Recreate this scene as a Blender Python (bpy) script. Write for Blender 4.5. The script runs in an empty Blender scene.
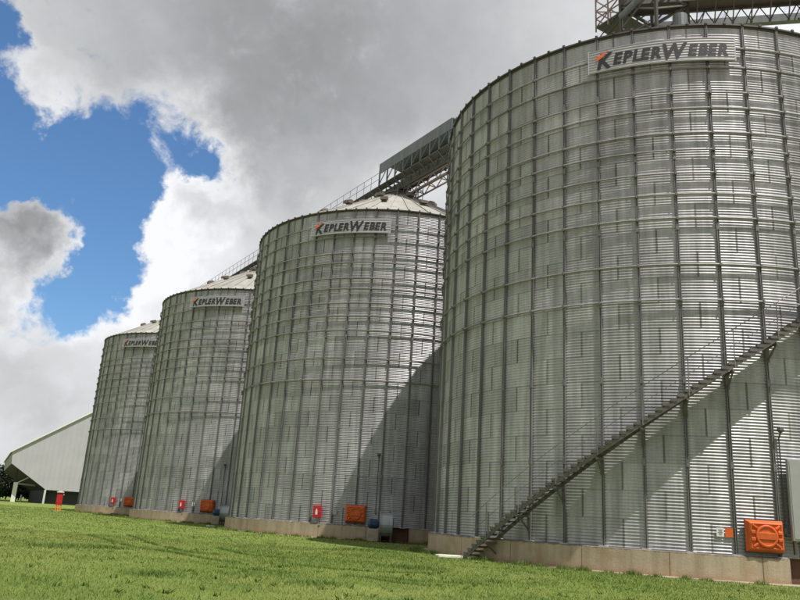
import bpy, math, random
import numpy as np
from mathutils import Vector, Matrix
random.seed(7); rng = np.random.default_rng(7)
scene = bpy.context.scene
COL = scene.collection
PI = math.pi
def rad(d): return math.radians(d)

# ------------------------------------------------------------------ camera
EYE = 1.331                       # lens above the lawn
FPX, PITCH, ROLL = 764.37, 0.27993, 0.06144
cp, sp_ = math.cos(PITCH), math.sin(PITCH)
FWD = Vector((0, cp, sp_)); UP0 = Vector((0, -sp_, cp)); RT0 = Vector((1, 0, 0))
RT = RT0*math.cos(ROLL) + UP0*math.sin(ROLL); UPV = UP0*math.cos(ROLL) - RT0*math.sin(ROLL)
cam = bpy.data.cameras.new('camera'); cam.sensor_width = 36; cam.lens = FPX/800*36
cam.clip_start = 0.1; cam.clip_end = 6000
camo = bpy.data.objects.new('camera', cam); COL.objects.link(camo)
M4 = Matrix.Identity(4)
for i in range(3):
    M4[i][0] = RT[i]; M4[i][1] = UPV[i]; M4[i][2] = -FWD[i]
M4[2][3] = EYE
camo.matrix_world = M4
scene.camera = camo
def sky_dir(x, y):                # direction in the sky seen at a point of the photograph (used for surveying only)
    d = FWD*FPX + RT*(x-400) - UPV*(y-300); return d.normalized()
def on_ground(x, y, z=0.0):
    d = sky_dir(x, y); t = (z-EYE)/d.z; return (d.x*t, d.y*t)

# ------------------------------------------------------------------ light
SUN_AZ, SUN_EL = rad(-50), rad(64.5)
SUN = Vector((math.cos(SUN_AZ)*math.cos(SUN_EL), math.sin(SUN_AZ)*math.cos(SUN_EL), math.sin(SUN_EL)))
sl = bpy.data.lights.new('sun', 'SUN'); sl.energy = 4.9; sl.angle = rad(0.53); sl.color = (1, .965, .915)
so = bpy.data.objects.new('sun', sl); COL.objects.link(so)
so.rotation_euler = SUN.to_track_quat('Z', 'Y').to_euler(); so.location = SUN*200
scene.cycles.max_bounces = 5; scene.cycles.diffuse_bounces = 3; scene.cycles.glossy_bounces = 3
vs = scene.view_settings
vs.view_transform = 'Standard'; vs.look = 'None'; vs.exposure = 0.0; vs.gamma = 1.0; vs.use_curve_mapping = False

# ------------------------------------------------------------------ node helpers
class NT:
    def __init__(s, tree): s.t = tree; s.n = tree.nodes; s.l = tree.links
    def new(s, typ, **kw):
        n = s.n.new(typ)
        for k, v in kw.items(): setattr(n, k, v)
        return n
    def put(s, sock, v):
        if isinstance(v, bpy.types.NodeSocket): s.l.new(v, sock)
        elif v is not None: sock.default_value = v
    def math(s, op, a, b=None, c=None, clamp=False):
        n = s.new('ShaderNodeMath', operation=op); n.use_clamp = clamp
        for i, v in enumerate((a, b, c)):
            if v is not None: s.put(n.inputs[i], v)
        return n.outputs[0]
    def vmath(s, op, a, b=None):
        n = s.new('ShaderNodeVectorMath', operation=op); s.put(n.inputs[0], a)
        if b is not None: s.put(n.inputs[1], b)
        return n.outputs['Value'] if op in ('DISTANCE', 'LENGTH', 'DOT_PRODUCT') else n.outputs[0]
    def ramp(s, v, a, b, c=0., d=1., mode='SMOOTHSTEP'):
        n = s.new('ShaderNodeMapRange', interpolation_type=mode); s.put(n.inputs[0], v)
        for i, q in enumerate((a, b, c, d)): n.inputs[i+1].default_value = q
        return n.outputs[0]
    def noise(s, vec, scale, detail=6, rough=.55, dist=0., lac=2.):
        n = s.new('ShaderNodeTexNoise'); s.put(n.inputs['Vector'], vec); n.inputs['Scale'].default_value = scale
        n.inputs['Detail'].default_value = detail; n.inputs['Roughness'].default_value = rough
        n.inputs['Distortion'].default_value = dist; n.inputs['Lacunarity'].default_value = lac
        return n.outputs['Fac']
    def mix(s, f, a, b, mode='MIX'):
        n = s.new('ShaderNodeMix', data_type='RGBA', blend_type=mode)
        s.put(n.inputs[0], f)
        for sock, v in ((n.inputs[6], a), (n.inputs[7], b)):
            s.put(sock, (*v, 1) if isinstance(v, tuple) and len(v) == 3 else v)
        return n.outputs[2]

# ------------------------------------------------------------------ sky
world = bpy.data.worlds.new('World'); scene.world = world; world.use_nodes = True
W = NT(world.node_tree); W.n.clear()
out = W.new('ShaderNodeOutputWorld'); bg = W.new('ShaderNodeBackground'); W.l.new(bg.outputs[0], out.inputs[0])
SKY_STRENGTH = 0.125; bg.inputs[1].default_value = SKY_STRENGTH
nsk = W.new('ShaderNodeTexSky', sky_type='NISHITA'); nsk.sun_disc = False
nsk.sun_elevation = SUN_EL; nsk.sun_rotation = PI/2 - SUN_AZ
nsk.air_density = 1.15; nsk.dust_density = 0.3; nsk.ozone_density = 2.2
world.cycles.sampling_method = 'MANUAL'; world.cycles.sample_map_resolution = 512
tc = W.new('ShaderNodeTexCoord'); D = W.vmath('NORMALIZE', tc.outputs['Generated'])
def warp(vec, scale, amp, detail, rough):
    n = W.new('ShaderNodeTexNoise'); W.put(n.inputs['Vector'], vec); n.inputs['Scale'].default_value = scale
    n.inputs['Detail'].default_value = detail; n.inputs['Roughness'].default_value = rough
    sc = W.new('ShaderNodeVectorMath', operation='SCALE'); W.l.new(W.vmath('SUBTRACT', n.outputs['Color'], (.5, .5, .5)), sc.inputs[0]); sc.inputs['Scale'].default_value = amp
    return W.vmath('ADD', vec, sc.outputs[0])
DW = warp(D, 7.0, .20, 7, .60)                                     # billowing edges
n_big = W.noise(DW, 6.0, 3, .55)
n_fine = W.noise(D, 26, 5, .62, .6)
nb_ = W.math('SUBTRACT', n_big, .5); nf_ = W.math('SUBTRACT', n_fine, .5)
def blobs(start, data, vec):
    acc = start
    for x, y, r, w in data:
        d = W.vmath('DISTANCE', vec, tuple(sky_dir(x, y)))
        acc = W.math('ADD', acc, W.ramp(d, r/FPX, 0, 0, w))
    return acc
dens = W.math('ADD', .80, W.math('ADD', W.math('MULTIPLY', nb_, 1.1), W.math('MULTIPLY', nf_, .95)))
dens = blobs(dens, [(-40, 130, 110, -1.0), (60, 165, 95, -1.0), (150, 160, 105, -1.0), (205, 152, 52, -.6),
                    (110, 245, 105, -1.0), (80, 288, 85, -.95), (20, 300, 40, -.35), (0, 40, 34, -.75), (-60, 250, 70, -.6),
                    (15, 238, 92, 1.2), (72, 228, 58, 1.05), (85, 180, 28, .95), (172, 162, 36, .62), (120, 205, 22, .35), (190, 225, 70, 1.1), (150, 290, 70, .9), (200, 190, 40, .5),
                    (50, 92, 38, .55), (95, 108, 30, .4), (40, 380, 150, .4), (250, 40, 260, .35)], DW)
alpha = W.ramp(dens, .30, .74)
thick = W.ramp(dens, .5, 1.3)
bright = W.math('SUBTRACT', .68, W.math('MULTIPLY', thick, .29))
bright = W.math('ADD', bright, W.math('ADD', W.math('MULTIPLY', nb_, .70), W.math('MULTIPLY', nf_, .42)))
bright = blobs(bright, [(185, 215, 110, .46), (150, 285, 110, .38), (60, 350, 160, .28), (10, 430, 120, .17), (60, 98, 60, .20), (425, 190, 85, .22),
                        (330, 190, 120, .12), (590, 5, 110, .12), (790, 30, 150, .42), (280, 70, 250, -.06), (400, 80, 220, -.06), (30, 240, 80, -.06), (70, 335, 42, -.2), (125, 350, 45, -.10), (20, 372, 45, -.12), (45, 410, 36, -.14), (20, 275, 45, .25), (90, 10, 150, .08)], DW)
bright = W.math('MINIMUM', W.math('MAXIMUM', bright, .25), .98)
b10 = W.math('DIVIDE', bright, SKY_STRENGTH)
ctint = W.mix(W.ramp(bright, .3, .9), (.955, .99, 1.01), (.985, .995, 1.02))
csc = W.new('ShaderNodeVectorMath', operation='SCALE'); W.l.new(ctint, csc.inputs[0]); W.l.new(b10, csc.inputs['Scale'])
blue = W.vmath('MULTIPLY', nsk.outputs[0], (.64, .87, 1.06))
W.l.new(W.mix(alpha, blue, csc.outputs[0]), bg.inputs[0])

# ------------------------------------------------------------------ mesh helpers
class MB:
    def __init__(s): s.v = []; s.f = []; s.m = []
    def add(s, vs, fs, mi=0):
        o = len(s.v); s.v += [tuple(v) for v in vs]; s.f += [tuple(i+o for i in f) for f in fs]; s.m += [mi]*len(fs); return s
    def box(s, c, d, mi=0, mat=None):
        x, y, z = (q/2 for q in d)
        vs = [Vector((a*x, b*y, e*z)) for a in (-1, 1) for b in (-1, 1) for e in (-1, 1)]
        if mat is not None: vs = [mat @ v for v in vs]
        vs = [v+Vector(c) for v in vs]
        return s.add(vs, [(0, 1, 3, 2), (4, 6, 7, 5), (0, 4, 5, 1), (2, 3, 7, 6), (0, 2, 6, 4), (1, 5, 7, 3)], mi)
    def bar(s, a, b, w, h=None, mi=0, up=(0, 0, 1)):
        a, b = Vector(a), Vector(b); h = h or w; d = (b-a); L = d.length; d.normalize()
        u = Vector(up)
        if abs(d.dot(u)) > .98: u = Vector((1, 0, 0))
        sx = d.cross(u).normalized(); uu = sx.cross(d)
        vs = [p + sx*(i*w/2) + uu*(j*h/2) for p in (a, b) for i, j in ((-1, -1), (1, -1), (1, 1), (-1, 1))]
        return s.add(vs, [(3, 2, 1, 0), (4, 5, 6, 7), (0, 1, 5, 4), (1, 2, 6, 5), (2, 3, 7, 6), (3, 0, 4, 7)], mi)
    def tube(s, pts, r, n=8, mi=0, caps=True):
        pts = [Vector(p) for p in pts]; rings = []
        for i, p in enumerate(pts):
            d = (pts[min(i+1, len(pts)-1)] - pts[max(i-1, 0)]).normalized()
            u = Vector((0, 0, 1)) if abs(d.z) < .95 else Vector((1, 0, 0))
            sx = d.cross(u).normalized(); uu = sx.cross(d); rr = r[i] if isinstance(r, (list, tuple)) else r
            rings.append([p + (sx*math.cos(2*PI*k/n) + uu*math.sin(2*PI*k/n))*rr for k in range(n)])
        vs = [v for q in rings for v in q]; fs = []
        for i in range(len(pts)-1):
            for k in range(n): fs.append((i*n+k, i*n+(k+1) % n, (i+1)*n+(k+1) % n, (i+1)*n+k))
        if caps: fs.append(tuple(range(n))[::-1]); fs.append(tuple((len(pts)-1)*n+k for k in range(n)))
        return s.add(vs, fs, mi)
    def prism(s, poly, ax, off, mi=0):           # poly: list of 3D points, extruded by vector off
        n = len(poly); P = [Vector(p) for p in poly]; vs = P + [p+Vector(off) for p in P]
        fs = [tuple(range(n))[::-1], tuple(range(n, 2*n))] + [(i, (i+1) % n, n+(i+1) % n, n+i) for i in range(n)]
        return s.add(vs, fs, mi)
    def mesh(s, name, mats, smooth=False):
        me = bpy.data.meshes.new(name); me.from_pydata(s.v, [], s.f)
        for m in (mats if isinstance(mats, (list, tuple)) else [mats]): me.materials.append(m)
        me.polygons.foreach_set('material_index', s.m)
        if smooth: me.polygons.foreach_set('use_smooth', [True]*len(me.polygons))
        import bmesh
        bm = bmesh.new(); bm.from_mesh(me); bmesh.ops.recalc_face_normals(bm, faces=bm.faces); bm.to_mesh(me); bm.free()
        me.update(); return me
    def build(s, name, mats, parent=None, smooth=False):
        return link(name, s.mesh(name, mats, smooth), parent)
def link(name, me, parent=None, loc=None, rz=None):
    o = bpy.data.objects.new(name, me); COL.objects.link(o); o.parent = parent
    if loc is not None: o.location = loc
    if rz is not None: o.rotation_euler[2] = rz
    return o
def tag(o, label, cat, group=None):
    o['label'] = label; o['category'] = cat
    if group: o['group'] = group
    return o
def thing(name, label, cat, loc=(0, 0, 0), rz=0, group=None):
    o = link(name, None, None, loc, rz); o.empty_display_size = .3
    return tag(o, label, cat, group)
def struct(o): o['kind'] = 'structure'; return o
def copy_tree(o, parent=None):
    c = o.copy(); COL.objects.link(c); c.parent = parent
    for ch in list(o.children): copy_tree(ch, c)
    return c
def bevel(o, w=.01, seg=1):
    m = o.modifiers.new('bevel', 'BEVEL'); m.width = w; m.segments = seg; m.limit_method = 'ANGLE'; return o

# ------------------------------------------------------------------ materials
def principled(name):
    m = bpy.data.materials.new(name); m.use_nodes = True; t = NT(m.node_tree)
    return m, t, t.n['Principled BSDF']
def simple(name, col, rough=.6, metal=0., var=.15, scale=3., bump=0., spec=.5, rnd=0.):
    m, t, b = principled(name)
    tcx = t.new('ShaderNodeTexCoord'); n1 = t.noise(tcx.outputs['Object'], scale, 6, .6)
    f = t.ramp(n1, .3, .7, 1-var, 1+var, 'LINEAR')
    if rnd:
        oi = t.new('ShaderNodeObjectInfo'); f = t.math('MULTIPLY', f, t.ramp(oi.outputs['Random'], 0, 1, 1-rnd, 1+rnd, 'LINEAR'))
    sc = t.new('ShaderNodeVectorMath', operation='SCALE'); sc.inputs[0].default_value = col; t.l.new(f, sc.inputs['Scale'])
    t.l.new(sc.outputs[0], b.inputs['Base Color'])
    b.inputs['Roughness'].default_value = rough; b.inputs['Metallic'].default_value = metal; b.inputs['Specular IOR Level'].default_value = spec
    if bump:
        bn = t.new('ShaderNodeBump'); bn.inputs['Strength'].default_value = bump; bn.inputs['Distance'].default_value = .02
        t.l.new(t.noise(tcx.outputs['Object'], scale*6, 5), bn.inputs['Height']); t.l.new(bn.outputs[0], b.inputs['Normal'])
    return m
def galvanized(name, col, rough=.42, metal=.45, rnd=.12, streak=.25):
    m, t, b = principled(name)
    g = t.new('ShaderNodeNewGeometry'); P = g.outputs['Position']
    mp = t.new('ShaderNodeMapping'); mp.inputs['Scale'].default_value = (1, 1, .07); t.l.new(P, mp.inputs['Vector'])
    st = t.noise(mp.outputs[0], 3.2, 4, .65)                       # rain streaks
    bl = t.noise(P, .35, 3, .6)                                    # broad oxidation patches
    sp = t.noise(P, 9., 2, .6)
    oi = t.new('ShaderNodeObjectInfo')
    f = t.math('MULTIPLY', t.ramp(st, .3, .72, 1-streak, 1+streak*.5, 'LINEAR'), t.ramp(bl, .3, .7, .84, 1.12, 'LINEAR'))
    f = t.math('MULTIPLY', f, t.ramp(sp, .3, .7, .93, 1.06, 'LINEAR'))
    f = t.math('MULTIPLY', f, t.ramp(oi.outputs['Random'], 0, 1, 1-rnd, 1+rnd, 'LINEAR'))
    sc = t.new('ShaderNodeVectorMath', operation='SCALE'); sc.inputs[0].default_value = col; t.l.new(f, sc.inputs['Scale'])
    t.l.new(sc.outputs[0], b.inputs['Base Color'])
    t.l.new(t.ramp(bl, .3, .7, rough-.07, rough+.1, 'LINEAR'), b.inputs['Roughness'])
    b.inputs['Metallic'].default_value = metal
    return m
STEEL = galvanized('galvanized_sheet', (.432, .424, .445), .42, .28, .135, .36)
LAP = galvanized('sheet_lap', (.20, .195, .18), .6, .2, .35)
JOINT = galvanized('sheet_joint', (.33, .325, .315), .55, .25)
COLM = galvanized('galvanized_column', (.195, .188, .185), .52, .3, .10)
HOOPM = galvanized('galvanized_hoop', (.26, .24, .23), .55, .25, .08)  # hoop colour darkened to stand in for the shadow lines at the hoops
CLAMPM = galvanized('clamp_steel', (.17, .16, .15), .6, .2)
ROOFM = simple('roof_sheet', (.36, .345, .31), .6, .1, .22, .7, rnd=.10)
VENTM = simple('vent_brown', (.13, .105, .085), .7)
GALLM = galvanized('gallery_steel', (.17, .165, .155), .6, .3, .1)
GALLP = galvanized('gallery_panel', (.18, .195, .20), .5, .35, .08)
TRUSSM = simple('truss_primer', (.30, .225, .215), .6, .2)
DARKST = simple('dark_steel', (.085, .075, .065), .6, .3)
STAIRM = galvanized('stair_steel', (.16, .148, .132), .6, .35, .08)
RAILM = galvanized('rail_steel', (.24, .235, .22), .5, .4, .05)
ORANGE = simple('orange_plastic', (.60, .115, .024), .55, 0, .2, 2.2, .15, .35, .12)
RED = simple('red_paint', (.46, .012, .016), .45, 0, .1)
WHITE = simple('white_paint', (.70, .69, .67), .5, 0, .07)
BLUE = simple('motor_blue', (.02, .055, .11), .45, .1)
FANM = galvanized('fan_steel', (.42, .45, .46), .4, .45, .05)
SIGNB = simple('sign_board', (.36, .35, .36), .55, .1, .1, 1.5)
SIGNT = simple('sign_letters', (.016, .016, .018), .5, 0, .08)
SIGNO = simple('sign_orange', (.70, .13, .04), .5, 0, .08)
PANELG = simple('panel_grey', (.34, .345, .33), .5, .2, .05)
PALE = simple('pale_grout', (.50, .49, .46), .85, 0, .3, 6)
YELL = simple('leg_orange', (.80, .22, .03), .5, 0, .1)

# ------------------------------------------------------------------ site dimensions (metres)
R = 11.0; H = 21.026; NR = 21; RH = H/NR; NB = 47; BAY = 360/NB
ZB = 0.858                                          # steel starts on top of the plinth
C4 = Vector((13.350, 38.254)); ROW = Vector((-13.985, 21.955))   # step from one silo to the next
CENTERS = [C4 + ROW*k for k in range(4)]            # nearest first
UROW = -ROW.normalized(); NROW = Vector((-UROW.y, UROW.x))       # along the row toward the camera / to the back right
TH0 = -89.24                                        # one stiffener stands here, the rest every BAY degrees
def pol(th, r, z=0.): a = rad(th); return Vector((r*math.cos(a), r*math.sin(a), z))

# ------------------------------------------------------------------ ground
def grass_colour(t, P, blades=False):
    a = t.noise(P, .12, 5, .65); b = t.noise(P, .55, 5, .65); c = t.noise(P, 3.5, 5, .7)
    mp = t.new('ShaderNodeMapping'); mp.inputs['Scale'].default_value = (.35, 1.6, 1); mp.inputs['Rotation'].default_value = (0, 0, rad(-14)); t.l.new(P, mp.inputs['Vector'])
    s = t.noise(mp.outputs[0], .9, 4, .6)
    col = t.mix(t.ramp(a, .38, .62), (.158, .218, .043), (.212, .250, .064))
    col = t.mix(t.ramp(b, .42, .7), col, (.118, .175, .034))
    col = t.mix(t.math('MULTIPLY', t.ramp(c, .5, .75), .6), col, (.225, .25, .072))
    return t.mix(t.math('MULTIPLY', t.ramp(s, .52, .7), .5), col, (.128, .182, .037))
GROUND, t, b = principled('lawn_ground')
g = t.new('ShaderNodeNewGeometry'); Pn = g.outputs['Position']
col = grass_colour(t, Pn)
soil = t.ramp(t.noise(Pn, 1.3, 6, .7), .62, .72)
t.l.new(t.mix(t.math('MULTIPLY', soil, .5), col, (.115, .085, .045)), b.inputs['Base Color'])
b.inputs['Roughness'].default_value = .9; b.inputs['Specular IOR Level'].default_value = .15
bn = t.new('ShaderNodeBump'); bn.inputs['Strength'].default_value = .9; bn.inputs['Distance'].default_value = .06
t.l.new(t.noise(Pn, 7, 8, .75), bn.inputs['Height']); t.l.new(bn.outputs[0], b.inputs['Normal'])
gm = MB(); S = 2600
xs = [-S, -400, -120, -60, 0, 60, 120, 400, S]; ys = [-S, -300, -60, 0, 30, 60, 120, 260, 500, S]
gm.add([(x, y, 0) for y in ys for x in xs], [(j*9+i, j*9+i+1, (j+1)*9+i+1, (j+1)*9+i) for j in range(len(ys)-1) for i in range(8)])
struct(gm.build('ground', GROUND))
ym = MB(); ye = [(-220, 1.2), (-60, 2.6), (-25, 3.4), (-6, 3.0), (12, 3.6), (40, 3.2), (70, 2.0), (220, 3.)]
for x, y in ye: ym.v += [(x, y, .004), (x, -140, .004)]
ym.f = [(2*i, 2*i+1, 2*i+3, 2*i+2) for i in range(len(ye)-1)]; ym.m = [0]*len(ym.f)
struct(ym.build('bounce_yard', simple('gravel', (.34, .31, .285), .95, 0, .2, .8, .5, .1)))       # unseen yard behind the camera, added to bounce neutral light onto the steel

# ------------------------------------------------------------------ concrete
CONC, t, b = principled('plinth_concrete')
g = t.new('ShaderNodeNewGeometry'); Pn = g.outputs['Position']
mp = t.new('ShaderNodeMapping'); mp.inputs['Scale'].default_value = (1, 1, .12); t.l.new(Pn, mp.inputs['Vector'])
st = t.noise(mp.outputs[0], 2.2, 6, .7); bl = t.noise(Pn, 1.1, 7, .7); fn = t.noise(Pn, 14, 5, .7)
sx = t.new('ShaderNodeSeparateXYZ'); t.l.new(Pn, sx.inputs[0])
c = t.mix(t.ramp(st, .35, .7), (.46, .385, .275), (.34, .27, .18))
c = t.mix(t.math('MULTIPLY', t.ramp(bl, .48, .68), .7), c, (.36, .25, .15))
lowz = t.math('ADD', sx.outputs[2], t.math('MULTIPLY', bl, .5))
c = t.mix(t.ramp(lowz, .55, .2, 0, .75), c, (.32, .19, .11))        # red soil splashed on the foot
top = t.math('ADD', sx.outputs[2], t.math('MULTIPLY', t.noise(Pn, 5, 6, .7), .22))
c = t.mix(t.ramp(top, .885, .955, 0, .85), c, (.135, .125, .11))      # grimy top edge
c = t.mix(t.math('MULTIPLY', t.ramp(fn, .55, .75), .35), c, (.2, .16, .12))
t.l.new(c, b.inputs['Base Color']); b.inputs['Roughness'].default_value = .9; b.inputs['Specular IOR Level'].default_value = .2
bn = t.new('ShaderNodeBump'); bn.inputs['Strength'].default_value = .5; bn.inputs['Distance'].default_value = .02
t.l.new(fn, bn.inputs['Height']); t.l.new(bn.outputs[0], b.inputs['Normal'])
APRON = simple('apron_concrete', (.40, .34, .26), .9, 0, .3, 1.2, .4, .2)
REDSOIL = simple('red_soil', (.15, .085, .06), .95, 0, .3, 1.5, .6, .1)

# ------------------------------------------------------------------ silo pieces (meshes shared by all four)
NC, SEG = 9, 6
def corrug(z, amp=.016): return amp*math.sin(2*PI*z*NC/RH)
def sheet_mesh():
    rows = NC*SEG; cols = 12; half = BAY; mb = MB()
    th = [-half + 2*half*i/cols for i in range(cols)] + [half-.22, half+.16]
    nc_ = len(th)
    for j in range(rows+1):
        z = RH*j/rows
        for i, a in enumerate(th):
            q = (a+half)/(2*half)
            mb.v.append(tuple(pol(a, R + corrug(z) + .007*q - (.006 if j == rows else 0), z)))
    for j in range(rows):
        for i in range(nc_-1):
            mb.f.append((j*nc_+i, j*nc_+i+1, (j+1)*nc_+i+1, (j+1)*nc_+i)); mb.m.append(1 if i == nc_-2 else 2 if j >= rows-2 else 0)
    return mb
SB = sheet_mesh()
me_sheet = bpy.data.meshes.new('wall_sheet'); me_sheet.from_pydata(SB.v, [], SB.f)
me_sheet.materials.append(STEEL); me_sheet.materials.append(LAP); me_sheet.materials.append(JOINT); me_sheet.polygons.foreach_set('material_index', SB.m)
me_sheet.polygons.foreach_set('use_smooth', [True]*len(SB.f)); me_sheet.update()
def seam_offset(ring): return -108.6 if ring % 2 else -108.6 + BAY      # mid-bay seams, staggered ring by ring
near_spots, far_spots = [], []
for ring in range(NR):
    for k in range(24):
        c = seam_offset(ring) + BAY + 2*BAY*(k-8)
        if c > seam_offset(ring) + BAY + 2*BAY*(23-8) - .01 and k == 23: pass
        (near_spots if -205 < c < -30 else far_spots).append((c, ring))
# the sheets on the far side of the drum, joined (out of sight)
va = np.array(SB.v); fa = np.array(SB.f); fv, ff = [], []
cols_lo = [0, 4, 8, 13]; rows_n = NC*SEG+1; w_ = 14
for q, (c, ring) in enumerate(far_spots):
    a = rad(c); rot = np.array([[math.cos(a), -math.sin(a), 0], [math.sin(a), math.cos(a), 0], [0, 0, 1]])
    idx = np.array([j*w_+i for j in range(0, rows_n, 3) for i in cols_lo])
    vv = va[idx] @ rot.T; vv[:, 2] += ring*RH; o = len(fv)*len(idx); fv.append(vv)
    nr = len(range(0, rows_n, 3))
    ff += [(o+j*4+i, o+j*4+i+1, o+(j+1)*4+i+1, o+(j+1)*4+i) for j in range(nr-1) for i in range(3)]
me_far = bpy.data.meshes.new('far_wall_sheets'); me_far.from_pydata(np.concatenate(fv).tolist(), [], ff); me_far.materials.append(STEEL)
me_far.polygons.foreach_set('use_smooth', [True]*len(ff)); me_far.update()

def column_mesh():
    prof = [(-.085, .012), (-.062, .012), (-.052, .105), (-.020, .105), (-.012, .045), (.012, .045), (.020, .105), (.052, .105), (.062, .012), (.085, .012)]
    prof = [(x*.80, d) for x, d in prof]; mb = MB(); n = len(prof); zs = [-.02] + [3*RH*k for k in range(1, 7)] + [H+.02]
    for a, b2 in zip(zs[:-1], zs[1:]):
        for z in (a+.006, b2-.006): pass
        vs = [(R + d, x, z) for z in (a, b2) for x, d in prof]
        mb.add(vs, [(i, i+1, n+i+1, n+i) for i in range(n-1)])
    for z in zs[1:-1]: mb.box((R+.085, 0, z), (.07, .115, .26))         # splice plates
    for z in zs[1:-1]:
        for dz in (-.08, .08): mb.box((R+.123, 0, z+dz), (.015, .03, .03))
    mb.box((R+.07, 0, .006), (.20, .32, .04), 1)                           # foot plate
    return mb.mesh('column', [COLM, PALE])
me_col = column_mesh()
HOOPS = [19.85, 18.95, 17.8, 17.1, 16.0, 15.25, 14.25, 13.35, 12.35, 10.45, 9.05]
def hoop_mesh():
    mb = MB(); n = 96; m = 6; rr = R+.155
    for i in range(n):
        for k in range(m):
            q = rr + (.040)*math.cos(2*PI*k/m); a = 360*i/n
            mb.v.append(tuple(pol(a, q, .040*math.sin(2*PI*k/m))))
    for i in range(n):
        for k in range(m):
            mb.f.append((i*m+k, ((i+1) % n)*m+k, ((i+1) % n)*m+(k+1) % m, i*m+(k+1) % m)); mb.m.append(0)
    for k in range(NB):                                                 # clamp on every stiffener
        a = TH0 + BAY*k; rot = Matrix.Rotation(rad(a), 3, 'Z')
        mb.box(pol(a, R+.145, 0), (.08, .12, .10), 1, rot)
        mb.box(pol(a, R+.20, 0), (.03, .05, .12), 1, rot)
    return mb.mesh('wind_ring', [HOOPM, CLAMPM])
me_hoop = hoop_mesh()
def rim_mesh():
    mb = MB(); n = 188
    prof = [(R-.03, H-.10), (R+.05, H-.10), (R+.05, H-.02), (R+.13, H-.02), (R+.13, H+.05), (R-.03, H+.05)]; m = len(prof)
    for i in range(n):
        for r_, z in prof: mb.v.append(tuple(pol(360*i/n, r_, z)))
    for i in range(n):
        for k in range(m): mb.f.append((i*m+k, ((i+1) % n)*m+k, ((i+1) % n)*m+(k+1) % m, i*m+(k+1) % m)); mb.m.append(0)
    for k in range(NB*2):
        a = TH0 + BAY*k/2; mb.box(pol(a, R+.11, H+.07), (.1, .1, .1), 0, Matrix.Rotation(rad(a), 3, 'Z'))
    return mb.mesh('eave_rim', DARKST)
me_rim = rim_mesh()
ROOF_RISE = .57*R
def roof_mesh():
    mb = MB(); r0, r1 = R+.10, 1.0; s = lambda r_: H + .045 + ROOF_RISE*(1-r_/R)
    for a0, a1, dz in ((-BAY/2, -BAY/2+.55, .09), (-BAY/2+.55, BAY/2-.0, .0)):
        pts = []
        for i in range(7):
            r_ = r0 + (r1-r0)*i/6
            w0, w1 = a0, a1
            pts += [pol(w0, r_, s(r_)+dz), pol(w1, r_, s(r_)+dz)]
        mb.add(pts, [(2*i, 2*i+1, 2*i+3, 2*i+2) for i in range(6)])
    a = -BAY/2
    for aa in (a, a+.55):
        pts = []
        for i in range(7):
            r_ = r0 + (r1-r0)*i/6; pts += [pol(aa, r_, s(r_)), pol(aa, r_, s(r_)+.09)]
        mb.add(pts, [(2*i, 2*i+1, 2*i+3, 2*i+2) for i in range(6)])
    return mb.mesh('roof_panel', ROOFM)
me_roof = roof_mesh()
def vent_mesh():
    mb = MB()   # a box throat with a turned-down hood, radial direction = +x
    mb.box((0, 0, .10), (.30, .34, .36)); mb.prism([(-.18, -.27, .22), (.42, -.27, .08), (.42, -.27, .30), (.06, -.27, .46), (-.18, -.27, .42)], None, (0, .54, 0))
    return mb.mesh('roof_vent', VENTM)
me_vent = vent_mesh()
def collar_mesh():
    mb = MB(); z = H + ROOF_RISE*(1-1.2/R)
    mb.tube([(0, 0, z-.1), (0, 0, z+.22)], 1.2, 24); mb.tube([(0, 0, z+.22), (0, 0, z+.30)], 1.35, 24)
    return mb.mesh('peak_collar', GALLM)
me_collar = collar_mesh()
NOTCH = (-88.4, -79.5)
def plinth_mesh():
    mb = MB(); ro = R*1.026; ths = list(np.arange(NOTCH[1], NOTCH[0]+360+.01, 1.25)); ths[-1] = NOTCH[0]+360
    gr_ = [TH0 + BAY*(q+.5) for q in range(1, NB) if q % 2 == 0]; gr_ = [g_ if g_ > NOTCH[1] else g_+360 for g_ in gr_]; gr_ = [g_ for g_ in gr_ if NOTCH[1]+2 < g_ < NOTCH[0]+358]
    ths = sorted([(a, ro) for a in ths if all(abs(a-g_) > .2 for g_ in gr_)] + [(g_+d_, ro-e_) for g_ in gr_ for d_, e_ in ((-.09, 0), (-.06, .025), (.06, .025), (.09, 0))])
    prof = lambda a, ro: [pol(a, 9.4, -.12-ZB), pol(a, ro, -.12-ZB), pol(a, ro, -.03), pol(a, ro-.05, .0), pol(a, 9.4, .0)]
    for a, ro_ in ths: mb.v += [tuple(p) for p in prof(a, ro_)]
    n = len(ths)
    for i in range(n-1):
        for k in range(5): mb.f.append((i*5+k, (i+1)*5+k, (i+1)*5+(k+1) % 5, i*5+(k+1) % 5)); mb.m.append(0)
    mb.f += [tuple(range(5)), tuple((n-1)*5+k for k in range(5))]; mb.m += [1, 1]
    nt = list(np.linspace(NOTCH[0], NOTCH[1], 5)); o = len(mb.v)
    for a in nt: mb.v += [tuple(p) for p in (pol(a, 9.9, -.12-ZB), pol(a, R*.985, -.12-ZB), pol(a, R*.985, -.004), pol(a, 9.9, -.004))]
    for i in range(4):
        for k in range(4): mb.f.append((o+i*4+k, o+(i+1)*4+k, o+(i+1)*4+(k+1) % 4, o+i*4+(k+1) % 4)); mb.m.append(1)
    return mb.mesh('plinth', [CONC, REDSOIL])
me_plinth = plinth_mesh()
me_door_plate = MB().box((R+.06, 0, 0), (.05, .5, .7)).mesh('inspection_plate', GALLP)

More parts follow.
